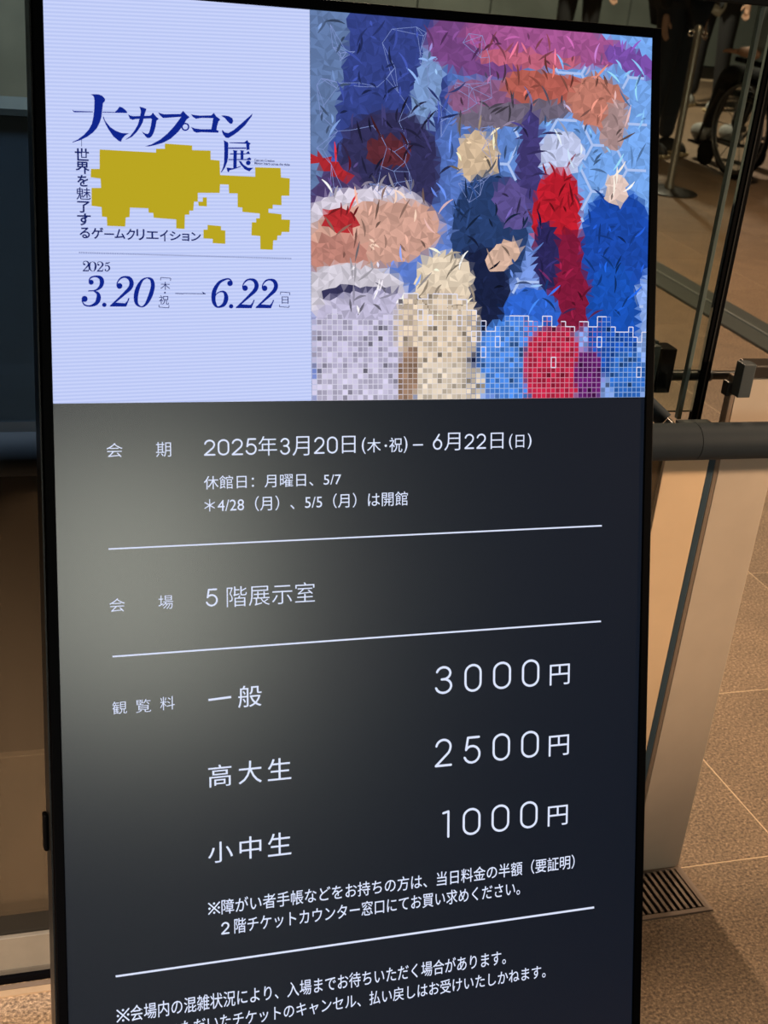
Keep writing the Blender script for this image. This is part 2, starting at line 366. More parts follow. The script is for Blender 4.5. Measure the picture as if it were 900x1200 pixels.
def frame_ring(bm, o, i, z0, z1):
    (a, b, c, d), (e, f, g_, h) = o, i
    box(bm, a, e, c, d, z0, z1, 0.0012); box(bm, f, b, c, d, z0, z1, 0.0012)
    box(bm, e-0.0005, f+0.0005, h, d, z0, z1, 0.0012); box(bm, e-0.0005, f+0.0005, c, g_, z0, z1, 0.0012)
frame_ring(bm, (-B, W+B, -H-B, B), (-0.0002, W+0.0002, -H-0.0002, 0.0002), -0.0038, 0.0024)
dpart('bezel', bm, BLACK)
bm = bmesh.new()
box(bm, -B-0.0022, -B-0.0002, -H-B, B, -0.046, -0.004); dpart('side_trim', bm, BLACK_SATIN)
bm = bmesh.new(); box(bm, W+B+0.0002, W+B+0.0022, -H-B, B, -0.046, -0.004); dpart('side_trim', bm, BLACK_SATIN)
_, v1 = uv(62, 962); _, v2 = uv(60, 1006)
bm = bmesh.new(); box(bm, -B-0.0075, -B-0.0024, v2, v1, -0.038, -0.022, bev=0.002)
dpart('side_knob', bm, BLACK)['label'] = 'small black knob on the left side'
# stand behind
bm = bmesh.new(); box(bm, 0.12, 0.20, -H-0.02, -0.5, -0.075, -0.0505, bev=0.003); dpart('rear_bracket', bm, BLACK_SATIN)
bm = bmesh.new(); box(bm, W-0.20, W-0.12, -H-0.02, -0.5, -0.075, -0.0505, bev=0.003)
dpart('rear_bracket', bm, BLACK_SATIN)
for x in (A0+0.14, A0+W-0.18):
    bm = bmesh.new(); box(bm, x, x+0.04, 0.90, 1.42, 0.001, 0.028, bev=0.004); part('foot', bm, BLACK_SATIN, disp)
    bm = bmesh.new(); tube(bm, [(x+0.02, 1.13, 0.026), (x+0.02, 1.185, 0.16), (x+0.02, 1.235, 0.29)], 0.017, 12); part('leg', bm, BLACK_SATIN, disp, True)

# the lit screen face
def screen_mat():
    m = bpy.data.materials.new('screen_face'); m.use_nodes = True; nt = m.node_tree; b = nt.nodes['Principled BSDF']
    b.inputs['Base Color'].default_value = (0.002, 0.0024, 0.003, 1); b.inputs['Roughness'].default_value = 0.25
    b.inputs['Specular IOR Level'].default_value = 0.6
    b.inputs['Emission Color'].default_value = (0.30, 0.48, 1.0, 1); b.inputs['Emission Strength'].default_value = 0.016
    tc = nt.nodes.new('ShaderNodeTexCoord'); n = nt.nodes.new('ShaderNodeTexNoise'); n.inputs['Scale'].default_value = 900
    nt.links.new(tc.outputs['Object'], n.inputs['Vector'])
    bp = nt.nodes.new('ShaderNodeBump'); bp.inputs['Strength'].default_value = 0.006; bp.inputs['Distance'].default_value = 0.0003
    return m
bm = bmesh.new(); box(bm, 0, W, -H, 0, -0.0035, 0.0)
scr = dpart('screen_face', bm, screen_mat())
VS = -0.4117                                    # lower edge of the picture header
US = 0.2755                                     # where the artwork begins
def header_mat():
    m = bpy.data.materials.new('header_white'); m.use_nodes = True; nt = m.node_tree; nt.nodes.clear()
    o = nt.nodes.new('ShaderNodeOutputMaterial'); e = nt.nodes.new('ShaderNodeEmission'); nt.links.new(e.outputs[0], o.inputs[0])
    tc = nt.nodes.new('ShaderNodeTexCoord'); wv = nt.nodes.new('ShaderNodeTexWave'); wv.bands_direction = 'Z'
    mp = nt.nodes.new('ShaderNodeMapping'); mp.inputs['Rotation'].default_value = (0, 0.03, 0)
    wv.inputs['Scale'].default_value = 88; wv.inputs['Distortion'].default_value = 0.0
    nt.links.new(tc.outputs['Object'], mp.inputs[0]); nt.links.new(mp.outputs[0], wv.inputs['Vector'])
    r = nt.nodes.new('ShaderNodeValToRGB')
    r.color_ramp.elements[0].color = (*lin((184, 197, 243)), 1); r.color_ramp.elements[1].color = (*lin((203, 213, 252)), 1)
    nt.links.new(wv.outputs['Fac'], r.inputs[0]); nt.links.new(r.outputs[0], e.inputs[0]); return m
def sheet(name, x0, x1, y0, y1, m, z=0.0003, parent=scr):
    bm = bmesh.new(); box(bm, x0, x1, y0, y1, z-0.0002, z); return dpart(name, bm, m, parent)
sheet('header_panel', 0.0, US, VS, 0.0, header_mat())['label'] = 'pale lilac-white header area'

NAVY = emis('navy_print', lin((16, 38, 140)))
NAVY2 = emis('dark_navy_print', lin((22, 34, 100)))
GOLD = emis('gold_print', lin((186, 166, 34)))
WHITE = emis('white_print', lin((222, 230, 255)))
GREY = emis('grey_print', lin((130, 140, 185)))
ZL = 0.0006
def flat(name, polys, m, z=ZL, parent=scr):     # polygons in uv joined into one mesh
    vs, fs = [], []
    for p in polys:
        k = len(vs); vs += [(a, b, z) for a, b in p]
        if len(p) <= 4: fs.append(tuple(range(k, k+len(p))))
        else: fs += [tuple(k+i for i in t) for t in tessellate_polygon([[Vector((a, b, 0)) for a, b in p]])]
    me = bpy.data.meshes.new(name); me.from_pydata(vs, [], fs); me.update()
    bm = bmesh.new(); bm.from_mesh(me)
    for f in bm.faces:
        if f.normal.z < 0: f.normal_flip()
    bm.to_mesh(me); bm.free()
    me.transform(DM); me.transform(Matrix.Translation(-disp.location))
    return link(name, me, m, parent)
def disc(c, r, n=14, ry=None):
    return [(c[0]+r*math.cos(2*PI*k/n), c[1]+(ry or r)*math.sin(2*PI*k/n)) for k in range(n)]
def smooth_path(pts, n=5):                      # Catmull-Rom through points of any dimension
    out = []
    for i in range(len(pts)-1):
        p0, p1, p2, p3 = pts[max(i-1, 0)], pts[i], pts[i+1], pts[min(i+2, len(pts)-1)]
        for k in range(n):
            t = k/n
            out.append(tuple(0.5*((2*b)+(-a+c)*t+(2*a-5*b+4*c-d)*t*t+(-a+3*b-3*c+d)*t**3) for a, b, c, d in zip(p0, p1, p2, p3)))
    out.append(tuple(pts[-1])); return out
def ribbon(path):                               # path of (x, y, width) to quads
    qs, L, Rr = [], [], []
    for i, (x, y, wd) in enumerate(path):
        a, b = path[max(i-1, 0)], path[min(i+1, len(path)-1)]
        dx, dy = b[0]-a[0], b[1]-a[1]; n = math.hypot(dx, dy) or 1e-9
        L.append((x-dy/n*wd/2, y+dx/n*wd/2)); Rr.append((x+dy/n*wd/2, y-dx/n*wd/2))
    for i in range(len(path)-1): qs.append([L[i], L[i+1], Rr[i+1], Rr[i]])
    return qs
def cropper(ox, oy, s): return lambda pts: [uv(ox+x/s, oy+y/s) for x, y in pts]

# --- title lettering, traced brush-serif forms
cA, cB = cropper(80, 100, 8.182), cropper(180, 110, 7.5)
def curved(pts): return [p[:2] for p in pts]
T = [
 cA([(40,235),(52,246),(235,252),(235,260),(55,260),(45,250)]),
 cA([(325,254),(445,257),(465,240),(490,205),(520,215),(550,240),(566,262),(560,267),(325,262)]),
 cA([(215,88),(250,86),(290,88),(325,102),(352,132),(350,152),(332,172),(326,225),(318,300),(300,360),(275,410),(235,455),(185,492),(120,525),(40,550),(38,545),(90,520),(150,475),(195,425),(225,370),(240,300),(248,220),(250,150),(245,115),(235,100)]),
 cA([(330,285),(355,345),(400,400),(450,435),(510,458),(580,462),(540,485),(515,515),(505,542),(485,537),(430,490),(385,425),(355,370),(335,320)]),
 cA([(572,280),(590,290),(620,297),(780,293),(795,285),(808,262),(822,278),(840,300),(867,322),(845,340),(835,400),(820,450),(800,490),(775,507),(755,506),(735,485),(700,440),(735,462),(760,468),(775,450),(790,390),(800,325),(790,318),(640,325),(615,333),(590,322)]),
 cA([(680,206),(710,212),(748,228),(740,250),(725,300),(715,350),(690,400),(655,450),(610,495),(550,523),(548,520),(590,490),(630,440),(665,380),(685,310),(695,250),(688,225)]),
 cB([(38,165),(60,172),(90,180),(235,178),(258,150),(285,180),(315,207),(290,225),(260,275),(215,335),(150,395),(80,432),(10,452),(-40,463),(-76,462),(-20,445),(60,400),(120,350),(180,285),(225,225),(240,203),(100,213),(80,213),(55,190)]),
 cB([(325,178),(345,185),(400,192),(505,190),(528,168),(550,200),(585,225),(568,245),(555,290),(552,318),(570,325),(567,343),(420,338),(375,343),(350,330),(328,292),(360,305),(420,312),(505,312),(515,260),(522,215),(420,213),(370,220),(345,205)]),
 cB([(592,192),(620,190),(660,197),(690,215),(698,240),(690,262),(672,265),(650,245),(625,215)]),
 cB([(600,315),(625,340),(655,345),(700,320),(760,270),(810,225),(870,173),(860,200),(800,280),(740,335),(690,370),(655,390),(630,385),(610,360),(600,335)]),
 cB([(613,408),(650,425),(655,440),(653,560),(645,600),(625,650),(595,692),(590,688),(608,650),(618,600),(620,500),(618,430)]),
 cB([(665,427),(795,427),(822,406),(832,425),(853,437),(840,450),(842,490),(815,495),(812,440),(665,433)]),
 cB([(655,473),(812,473),(812,484),(655,484)]), cB([(695,495),(738,500),(730,510),(728,655),(698,655),(700,510)]),
 cB([(758,495),(795,500),(788,510),(788,582),(762,582),(763,510)]),
 cB([(670,524),(806,524),(806,533),(670,533)]), cB([(802,530),(832,503),(848,530)]),
 cB([(655,574),(812,574),(812,583),(655,583)]), cB([(802,582),(840,558),(858,572),(850,584)]),
 cB([(640,648),(700,655),(760,636),(770,640),(700,665),(668,672),(655,692),(645,675)]),
 cB([(745,590),(765,592),(790,625),(830,650),(875,650),(840,682),(800,665),(765,625)]),
 cB(disc((830, 607), 21)),
]
ring = []
for k in range(18):
    a0, a1 = 2*PI*k/18, 2*PI*(k+1)/18
    ring.append(cB([(277+r*math.cos(a), 291+r*math.sin(a)) for r, a in ((36, a0), (36, a1), (23, a1), (23, a0))]))
flat('title_lettering', T+ring, NAVY, 0.0009)['label'] = 'navy brush-serif Japanese title'

# --- golden blocky world map
cM = cropper(100, 160, 3.6)
flat('world_map', [cM(p) for p in (
 [(60,55),(298,68),(298,52),(335,52),(335,30),(450,38),(450,58),(528,60),(528,98),(566,102),(568,163),(716,170),(716,130),(823,133),(825,173),(862,177),(860,250),(827,250),(827,290),(790,288),(790,305),(772,305),(772,322),(827,328),(827,350),(863,352),(860,403),(828,403),(825,418),(810,418),(808,438),(792,438),(790,478),(738,476),(737,420),(700,417),(702,362),(720,362),(720,345),(735,345),(735,325),(662,318),(662,300),(642,298),(642,240),(606,240),(604,203),(568,202),(566,238),(474,238),(474,275),(458,275),(455,313),(438,313),(438,330),(420,330),(418,390),(383,388),(383,350),(288,343),(286,322),(267,322),(265,303),(188,300),(186,340),(170,342),(168,380),(92,377),(90,340),(70,338),(68,298),(26,292),(26,217),(66,217),(64,178),(22,172),(24,137),(60,137)],
 [(475,275),(495,275),(495,257),(512,257),(512,295),(478,293)],
 [(498,393),(515,393),(515,373),(572,378),(572,395),(590,397),(590,453),(537,450),(537,432),(498,430)])], GOLD)['label'] = 'golden world map of square blocks'

# --- serif date digits: centre lines with widths
DIG = {
 '2': (300, 200, 495, 447, [[(358,275,8),(365,245,10),(390,215,14),(425,205,16),(462,218,30),(478,255,36),(465,295,34),(425,335,26),(370,385,18),(308,440,12)]],
       [[(300,445),(308,430),(345,412),(425,418),(442,400),(452,375),(462,378),(435,446)]], [(380,278,24)]),
 '3': (70, 193, 257, 445, [[(132,240,8),(145,212,12),(185,200,14),(225,212,30),(238,245,36),(225,285,28),(185,313,12),(125,318,8)],
       [(170,318,8),(205,340,26),(210,380,38),(190,420,30),(140,440,14),(95,430,12),(75,395,8)]], [], [(150,248,21),(97,383,25)]),
 '0': (497, 205, 665, 452, [[(605,211,9),(640,228,26),(650,285,34),(625,370,34),(590,430,20),(555,447,9),(519,420,26),(513,360,36),(530,290,34),(565,230,18),(605,211,9)]], [], []),
 '6': (225, 180, 400, 425, [[(395,215,8),(375,190,12),(345,188,14),(290,215,24),(250,280,34),(242,350,34),(255,395,26),(280,415,14),(325,395,30),(345,345,36),(335,300,24),(305,288,12),(270,305,8),(252,335,6)]], [], [(376,222,23)]),
 '5': (255, 82, 308, 162, [[(268,92,9),(285,93,10),(302,86,6)],[(269,90,4),(265,118,4)],[(264,118,4),(285,112,9),(299,132,13),(290,152,9),(273,158,6),(261,148,7)]], [], [(266,146,6)]),
}
def serif(ch, x0, y0, x1, y1, crop, unslant=0.0):
    bx0, by0, bx1, by1, rib, pol, balls = DIG[ch]
    yc = (by0+by1)/2
    sx, sy = (x1-x0)/(bx1-bx0-unslant*(by1-by0)*0.8), (y1-y0)/(by1-by0)
    def f(x, y):
        xs = x + unslant*(y-yc); return ((x0+x1)/2 + (xs-(bx0+bx1)/2)*sx, y0 + (y-by0)*sy)
    out = []
    for r in rib:
        for q in ribbon(smooth_path(r, 4)): out.append(crop([f(*p) for p in q]))
    for p in pol: out.append(crop([f(*q) for q in p]))
    for x, y, r in balls: out.append(crop([f(*p) for p in disc((x, y), r, 12)]))
    return out
c5, c6 = cropper(85, 295, 6.923), cropper(215, 300, 6.923)
P = serif('3', 70, 193, 257, 445, c5) + serif('2', 300, 200, 495, 447, c5) + serif('0', 497, 205, 665, 452, c5) + [c5(disc((257, 431), 18))]
P += serif('6', 225, 180, 400, 425, c6) + serif('2', 422, 185, 608, 425, c6) + serif('2', 582, 187, 765, 425, c6) + [c6(disc((385, 408), 18))]
flat('date_numerals', P, NAVY, 0.0009)['label'] = 'large slanted navy numerals 3.20 and 6.22'
P = serif('2', 78, 75, 133, 160, c5, 0.25) + serif('0', 137, 80, 187, 160, c5, 0.25) + serif('2', 193, 80, 247, 162, c5, 0.25) + serif('5', 255, 82, 308, 162, c5)
flat('year_numerals', P, NAVY2)
def bar(crop, x0, y0, x1, y1, wd):
    dx, dy = x1-x0, y1-y0; n = math.hypot(dx, dy); a, b = -dy/n*wd/2, dx/n*wd/2
    return crop([(x0+a, y0+b), (x1+a, y1+b), (x1-a, y1-b), (x0-a, y0-b)])
P = []
for cr, pts in ((c5, [(713,232),(715,209),(796,215),(794,236)]), (c5, [(701,430),(700,449),(780,455),(782,434)]),
                (c6, [(785,313),(787,292),(862,298),(860,318)]), (c6, [(779,396),(778,412),(855,417),(857,402)])):
    P += [bar(cr, *pts[i], *pts[i+1], 5) for i in range(3)]
P += [bar(c5, 832, 338, 900, 341, 6), bar(c6, 0, 304, 180, 308, 5), c6([(148,288),(182,307),(160,308)])]
P.append(bar(cropper(0, 0, 1), 95.5, 164, 95.5, 171.8, 0.6))
flat('arrow_and_brackets', P, NAVY2)
P = []
pq = cropper(0, 0, 1)
for k in range(118):
    x = 92.5 + k*2.115; y = 295.2 + (x-92.5)*0.0285
    P.append(pq([(x, y), (x+1.2, y), (x+1.2, y+1.7), (x, y+1.7)]))
flat('dotted_rule', P, GREY)

# --- lettering set in the built-in type
def text(name, s, x0, yb, x1, yt, m, z=ZL, off=0.0, parent=scr, res=3, keep=False, fit=True):
    """s filled into the rectangle whose lower left corner and upper right corner the photo shows at (x0,yb) and (x1,yt)"""
    cu = bpy.data.curves.new('t', 'FONT'); cu.body = s; cu.size = 1; cu.resolution_u = res; cu.offset = off; cu.fill_mode = 'FRONT'
    ob = bpy.data.objects.new('t', cu); C.objects.link(ob)
    dg = bpy.context.evaluated_depsgraph_get(); dg.update()
    me = bpy.data.meshes.new_from_object(ob.evaluated_get(dg)); bpy.data.objects.remove(ob); bpy.data.curves.remove(cu)
    xs = [v.co.x for v in me.vertices]; ys = [v.co.y for v in me.vertices]
    a, b, c, d = min(xs), max(xs), min(ys), max(ys)
    (u0, w0), (u1, w1) = uv(x0, yb), uv(x1, yt)
    sx = (u1-u0)/(b-a); sy = (w1-w0)/(d-c)
    for v in me.vertices: v.co = Vector((u0+(v.co.x-a)*sx, w0+(v.co.y-c)*sy, z))
    me.name = name; me.materials.clear(); me.transform(DM); me.transform(Matrix.Translation(-disp.location))
    return link(name, me, m, parent)
def join(name, objs, label=None):
    bm = bmesh.new()
    for o in objs: bm.from_mesh(o.data)
    m = objs[0].data.materials[0]
    me = bpy.data.meshes.new(name); bm.to_mesh(me); bm.free()
    for o in objs:
        d = o.data; bpy.data.objects.remove(o); bpy.data.meshes.remove(d)
    r = link(name, me, m, scr)
    if label: r['label'] = label
    return r
def cbox(ox, oy, s, x0, yb, x1, yt): return (ox+x0/s, oy+yb/s, ox+x1/s, oy+yt/s)
cv = (80, 160, 9.23)
L = [text('t', ch, *cbox(*cv, *b), NAVY2, off=(0.004 if ch == '魅' else 0.020)) for ch, b in (
  ('世', (72,260,222,130)), ('界', (78,405,228,275)), ('を', (97,540,215,418)), ('魅', (88,683,240,553)),
  ('了', (97,822,232,702)), ('す', (97,962,242,835)), ('る', (122,1100,232,985)))]
for ch, (a, b, c_, d) in zip('ゲームクリエイション', ((45,160,135,75),(142,129,216,120),(220,160,300,88),(308,168,375,85),(385,170,445,88),(458,160,550,105),(562,178,622,92),(635,172,718,105),(728,176,782,122),(795,176,870,112))):
    L.append(text('t', ch, *cbox(100, 255, 6.43, a, b, c_, d), NAVY2, off=(0.004 if ch == '魅' else 0.020)))
join('subtitle_lettering', L, 'small navy subtitle running down and along the map')
L = [text('t', '木', *cbox(85, 295, 6.923, 713, 308, 790, 245), NAVY2), text('t', '祝', *cbox(85, 295, 6.923, 702, 428, 780, 355), NAVY2),
     text('t', '・', *cbox(85, 295, 6.923, 741, 340, 756, 325), NAVY2), text('t', '日', *cbox(215, 300, 6.923, 797, 387, 850, 330), NAVY2)]
join('weekday_lettering', L)
join('english_lettering', [text('t', 'Capcom Creation', 298.0, 189.8, 321.5, 187.2, NAVY2, off=0.02), text('t', 'Moving hearts across the globe', 298.2, 193.6, 339.5, 191.6, NAVY2, off=0.02)])

# --- monoline numerals of the lower part
def arc(cx, cy, rx, ry, a0, a1, n=9): return [(cx+rx*math.cos(math.radians(a0+(a1-a0)*k/n)), cy+ry*math.sin(math.radians(a0+(a1-a0)*k/n))) for k in range(n+1)]
MONO = {
 '0': [arc(.5, .7, .5, .3, 0, 180) + arc(.5, .3, .5, .3, 180, 360) + [(1, .7)]],
 '1': [[(0, .95), (1, 1.0), (1, 0)]],
 '2': [arc(.5, .72, .47, .28, 170, 0, 9) + [(.93, .60), (.84, .49), (0, 0), (1, 0)]],
 '3': [arc(.48, .765, .44, .235, 165, -90, 11) + [(.36, .53)], arc(.48, .268, .50, .268, 90, -165, 11)],
 '5': [[(.93, 1), (.22, 1), (.10, .52)] + arc(.48, .33, .50, .33, 128, -160, 12)],
 '6': [[(.70, 1), (.12, .48)], arc(.5, .32, .5, .32, 0, 360, 18)],
 '-': [[(0, .5), (1, .5)]],
}
def mono(ch, x0, yb, x1, yt, wd=0.0024):
    (u0, w0), (u1, w1) = uv(x0, yb), uv(x1, yt)
    u0 += wd/2; u1 -= wd/2; w0 += wd/2; w1 -= wd/2
    out = []
    for path in MONO[ch]:
        pts = [(u0+a*(u1-u0), w0+b*(w1-w0)) for a, b in path]
        for p, q in zip(pts, pts[1:]):
            dx, dy = q[0]-p[0], q[1]-p[1]; n = math.hypot(dx, dy)
            if n < 1e-7: continue
            a, b = -dy/n*wd/2, dx/n*wd/2
            out.append([(p[0]+a, p[1]+b), (q[0]+a, q[1]+b), (q[0]-a, q[1]-b), (p[0]-a, p[1]-b)])
        for p in pts: out.append(disc(p, wd/2, 8))
    return out
pb = lambda x0, yb, x1, yt: (500+x0/3.4615, 760+yb/3.4615, 500+x1/3.4615, 760+yt/3.4615)
prices = [('3000', [(33,187,105,68),(152,178,223,59),(268,167,342,50),(385,158,457,41)], (498,150,580,60)),
          ('2500', [(32,482,103,362),(148,470,220,352),(266,458,338,340),(382,446,455,330)], (494,438,577,347)),
          ('1000', [(62,770,92,655),(145,760,218,642),(262,747,335,628),(378,733,450,615)], (490,722,572,632))]
for s, bs, yen in prices:
    P = []
    for ch, b in zip(s, bs): P += mono(ch, *pb(*b), wd=0.0027)
    flat('price_numerals', P, WHITE)['label'] = 'price numerals ' + s
    text('yen_lettering', '円', *pb(*yen), WHITE, off=0.0)
def spread(s, x0, yb0, yt0, x1, yb1, yt1):       # evenly spaced monoline digits along a sloping line
    n = len(s); out = []
    tot = x1-x0; cw = tot/(n+(n-1)*0.22); 
    for i, ch in enumerate(s):
        a = x0 + i*cw*1.22; b = a+cw; f, g_ = (a-x0)/tot, (b-x0)/tot
        out += mono(ch, a, yb0+(yb1-yb0)*f, b, yt0+(yt1-yt0)*g_, wd=0.0018)
    return out
P = spread('2025', 238.9, 534.1, 515.5, 300.8, 533.0, 513.4) + mono('3', 328.2, 533.0, 339.8, 513.0, 0.0018) + spread('20', 367.8, 531.9, 512.4, 395.5, 531.4, 511.4)
P += mono('6', 507, 527.2, 518, 508.2, 0.0018) + spread('22', 544, 526.3, 508.5, 569.5, 525.8, 508) + mono('-', 483.5, 522.2, 495.7, 520.4, 0.0016)
flat('date_line_numerals', P, WHITE)
TH = -0.006
L = [text('t', s, *b, WHITE, off=o) for s, b, o in (
  ('年', (302.7,534.1,324.3,510.9), TH), ('月', (342.7,534.1,362.3,511), TH), ('日', (400.6,531.2,416.4,510.6), TH),
  ('月', (520.5,528,539.2,506.8), TH), ('日', (574.7,526.1,589.8,506.8), TH),
  ('(', (423.8,532,428.5,512.5), 0), ('木', (430,530.3,446,513.8), 0), ('・', (450.5,523.8,453.3,520.8), 0), ('祝', (456,530,471.3,512.5), 0), (')', (472.8,530.8,477.3,511.2), 0),
  ('(', (596.2,526.8,600.6,508.4), 0), ('日', (604,524.7,614.2,509.6), 0), (')', (618,526,622.7,507.8), 0))]
join('date_line_lettering', L)
TX_ = [
 ('section_lettering', '会', (124.8,536,143.2,519), TH), ('section_lettering', '期', (182.8,535.4,200.2,517.7), TH),
 ('section_lettering', '会', (128.3,717.3,146,700.6), TH), ('section_lettering', '場', (185.7,714,202.5,697), TH),
 ('section_lettering', '観', (131.7,837.3,148.4,821), TH), ('section_lettering', '覧', (159.3,835.3,176.7,818.6), TH), ('section_lettering', '料', (187.7,832.3,204.5,815.4), TH),
 ('closing_days_lettering', '休館日：月曜日、5/7', (238.9,573.6,399.7,553.2), 0.0),
 ('closing_days_lettering', '＊4/28（月）、5/5（月）は開館', (239.5,601.2,477.7,575.4), 0.0),
 ('venue_lettering', '階展示室', (265.7,711.6,368.6,681.7), -0.008),
 ('visitor_lettering', '般', (279,829.6,306.3,802), 0.0),
 ('visitor_lettering', '高', (244.2,923,271,894.5), 0.0), ('visitor_lettering', '大', (279.5,919.3,306.5,890), 0.0), ('visitor_lettering', '生', (313.8,915.3,341,887), 0.0),
 ('visitor_lettering', '小', (244,1012,272.7,984.5), 0.0), ('visitor_lettering', '中', (280.7,1007.5,306,978.5), 0.0), ('visitor_lettering', '生', (314,1004,341,974), 0.0),
 ('note_lettering', '障がい者手帳などをお持ちの方は、当日料金の半額（要証明）', (259.5,1071.8,673.3,1001.0), 0.004),
 ('note_lettering', '階チケットカウンター窓口にてお買い求めください。', (274.5,1094.0,609.3,1031.8), 0.004),
 ('note_lettering', '会場内の混雑状況により、入場までお待ちいただく場合があります。', (153,1197.0,592.7,1112.5), 0.004),
 ('note_lettering', '※ご購入いただいたチケットのキャンセル、払い戻しはお受けいたしかねます。', (139,1224.5,639.3,1129.6), 0.004),
]
groups = {}
for nme, s, b, o in TX_: groups.setdefault(nme, []).append(text('t', s, *b, WHITE, off=o))
for nme, ls in groups.items(): join(nme, ls)
P = []
for x0, yb, x1, yt in ((244.2, 1071.5, 257.4, 1056.5), (137, 1197.8, 151.2, 1181.2)):
    (u0, w0), (u1, w1) = uv(x0, yb), uv(x1, yt); um, wm = (u0+u1)/2, (w0+w1)/2; wd = 0.0015
    for a, b in (((u0, w0), (u1, w1)), ((u0, w1), (u1, w0))):
        dx, dy = b[0]-a[0], b[1]-a[1]; n = math.hypot(dx, dy); e, f = -dy/n*wd/2, dx/n*wd/2
        P.append([(a[0]+e, a[1]+f), (b[0]+e, b[1]+f), (b[0]-e, b[1]-f), (a[0]-e, a[1]-f)])
    for c_ in ((u0+0.0012, wm), (u1-0.0012, wm), (um, w0+0.0012), (um, w1-0.0012)): P.append(disc(c_, 0.0013, 10))
flat('note_mark', P, WHITE)['kind'] = 'stuff'
flat('note_numeral', mono('2', 259.0, 1095.2, 268.8, 1079.6, 0.0019), WHITE)
flat('venue_numeral', mono('5', 241, 711, 255.2, 689.3, 0.0019), WHITE)
flat('visitor_stroke', [pq([(244, 818.9), (270.7, 815.4), (270.9, 817.9), (244.2, 821.4)])], WHITE)
for a, b, c_, d, wd in ((127, 643.3, 705, 616, 1.7), (131.7, 769.3, 704, 728, 1.9), (135.5, 1144, 696, 1063.2, 2.3)):
    flat('rule_line', [bar(pq, a, b, c_, d, wd)], WHITE)

# --- artwork: an abstract stand-in of coloured facets, hexagons and a square mosaic in the picture's palette
AX0, AX1 = US+0.0002, W
def mixc(a, b, t): t = max(0, min(1, t)); return tuple(x+(y-x)*t for x, y in zip(a, b))
fields = [  # (cx, cy, rx, ry, angle, colour) broad colour fields in photograph pixels
 (445, 60, 75, 130, -10, (52, 66, 135)), (375, 90, 26, 150, 8, (96, 120, 165)), (500, 110, 16, 90, 12, (120, 150, 200)), (560, 55, 62, 34, 12, (118, 70, 130)), (640, 52, 100, 22, 8, (160, 84, 142)), (620, 70, 60, 10, 4, (186, 96, 120)), (740, 72, 34, 14, 25, (120, 78, 165)),
 (585, 120, 62, 26, 8, (135, 90, 130)), (650, 108, 62, 22, 10, (176, 92, 82)), (600, 135, 70, 14, -6, (110, 100, 120)), (700, 120, 34, 30, 30, (188, 120, 105)), (720, 148, 14, 30, 10, (170, 140, 140)),
 (455, 200, 60, 70, 0, (50, 48, 88)), (390, 250, 30, 60, 15, (74, 60, 106)),
 (455, 178, 26, 18, 6, (92, 42, 52)), (388, 196, 26, 8, 30, (170, 40, 48)),
 (430, 255, 72, 36, -4, (212, 204, 220)), (440, 275, 78, 38, -8, (205, 158, 142)), (395, 300, 36, 24, 0, (186, 128, 116)), (398, 258, 20, 14, 10, (178, 44, 50)),
 (560, 185, 24, 30, -8, (206, 180, 150)), (575, 270, 46, 66, 6, (40, 62, 108)), (562, 360, 36, 70, 0, (26, 34, 66)), (590, 300, 24, 14, -40, (214, 178, 158)),
 (620, 195, 14, 66, 3, (66, 58, 116)), (600, 240, 20, 30, -20, (90, 78, 140)),
 (658, 180, 26, 26, 0, (190, 198, 232)), (652, 255, 28, 56, 4, (186, 30, 46)), (668, 330, 30, 60, 0, (128, 26, 58)), (640, 300, 14, 40, 0, (44, 40, 90)),
 (722, 285, 40, 62, 3, (28, 72, 168)), (722, 222, 14, 18, 0, (222, 196, 186)), (718, 375, 30, 66, 0, (26, 80, 180)),
 (415, 345, 62, 36, 4, (206, 200, 212)), (425, 345, 48, 9, 2, (52, 50, 84)), (440, 400, 80, 60, 0, (188, 182, 210)),
 (520, 330, 34, 34, 10, (226, 208, 184)), (512, 385, 50, 48, 0, (216, 196, 172)),
 (622, 372, 34, 34, 0, (46, 98, 202)), (604, 420, 44, 48, 0, (72, 132, 222)), (648, 430, 34, 46, 0, (186, 34, 66)), (690, 440, 16, 30, 0, (98, 26, 104)),
 (735, 440, 20, 30, 0, (46, 108, 200)), (425, 455, 62, 26, 0, (196, 190, 216)), (525, 450, 44, 26, 0, (220, 204, 184)), (478, 440, 12, 34, 8, (150, 120, 100)),
]
def artcol(x, y):
    t = (x-363)/400
    c = mixc((64, 84, 160), (116, 164, 232), t*1.5-0.25) if y < 260 else mixc((74, 104, 190), (140, 172, 236), t)
    for cx, cy, rx, ry, an, col in fields:
        a = math.radians(an); dx, dy = x-cx, y-cy
        px, py = dx*math.cos(a)+dy*math.sin(a), -dx*math.sin(a)+dy*math.cos(a)
        d = (abs(px)/rx)**2.4 + (abs(py)/ry)**2.4
        c = mixc(c, col, (1.15-d)/0.3)
    return c
def colmesh(name, faces, z):
    """faces: list of (polygon in uv, sRGB colour)"""
    vs, fs, cs = [], [], []
    for p, c_ in faces:
        k = len(vs); vs += [(a, b, z) for a, b in p]; fs.append(tuple(range(k, k+len(p)))); cs += [(*lin(c_), 1)]*len(p)
    me = bpy.data.meshes.new(name); me.from_pydata(vs, [], fs)
    at = me.color_attributes.new('tone', 'FLOAT_COLOR', 'CORNER'); at.data.foreach_set('color', [q for c_ in cs for q in c_])
    me.update(); me.transform(DM); me.transform(Matrix.Translation(-disp.location))
    m = emis('artwork_tone', (1, 1, 1)); nt = m.node_tree; a = nt.nodes.new('ShaderNodeAttribute'); a.attribute_name = 'tone'
    e = [n for n in nt.nodes if n.type == 'EMISSION'][0]; nt.links.new(a.outputs['Color'], e.inputs['Color'])
    return link(name, me, m, scr)
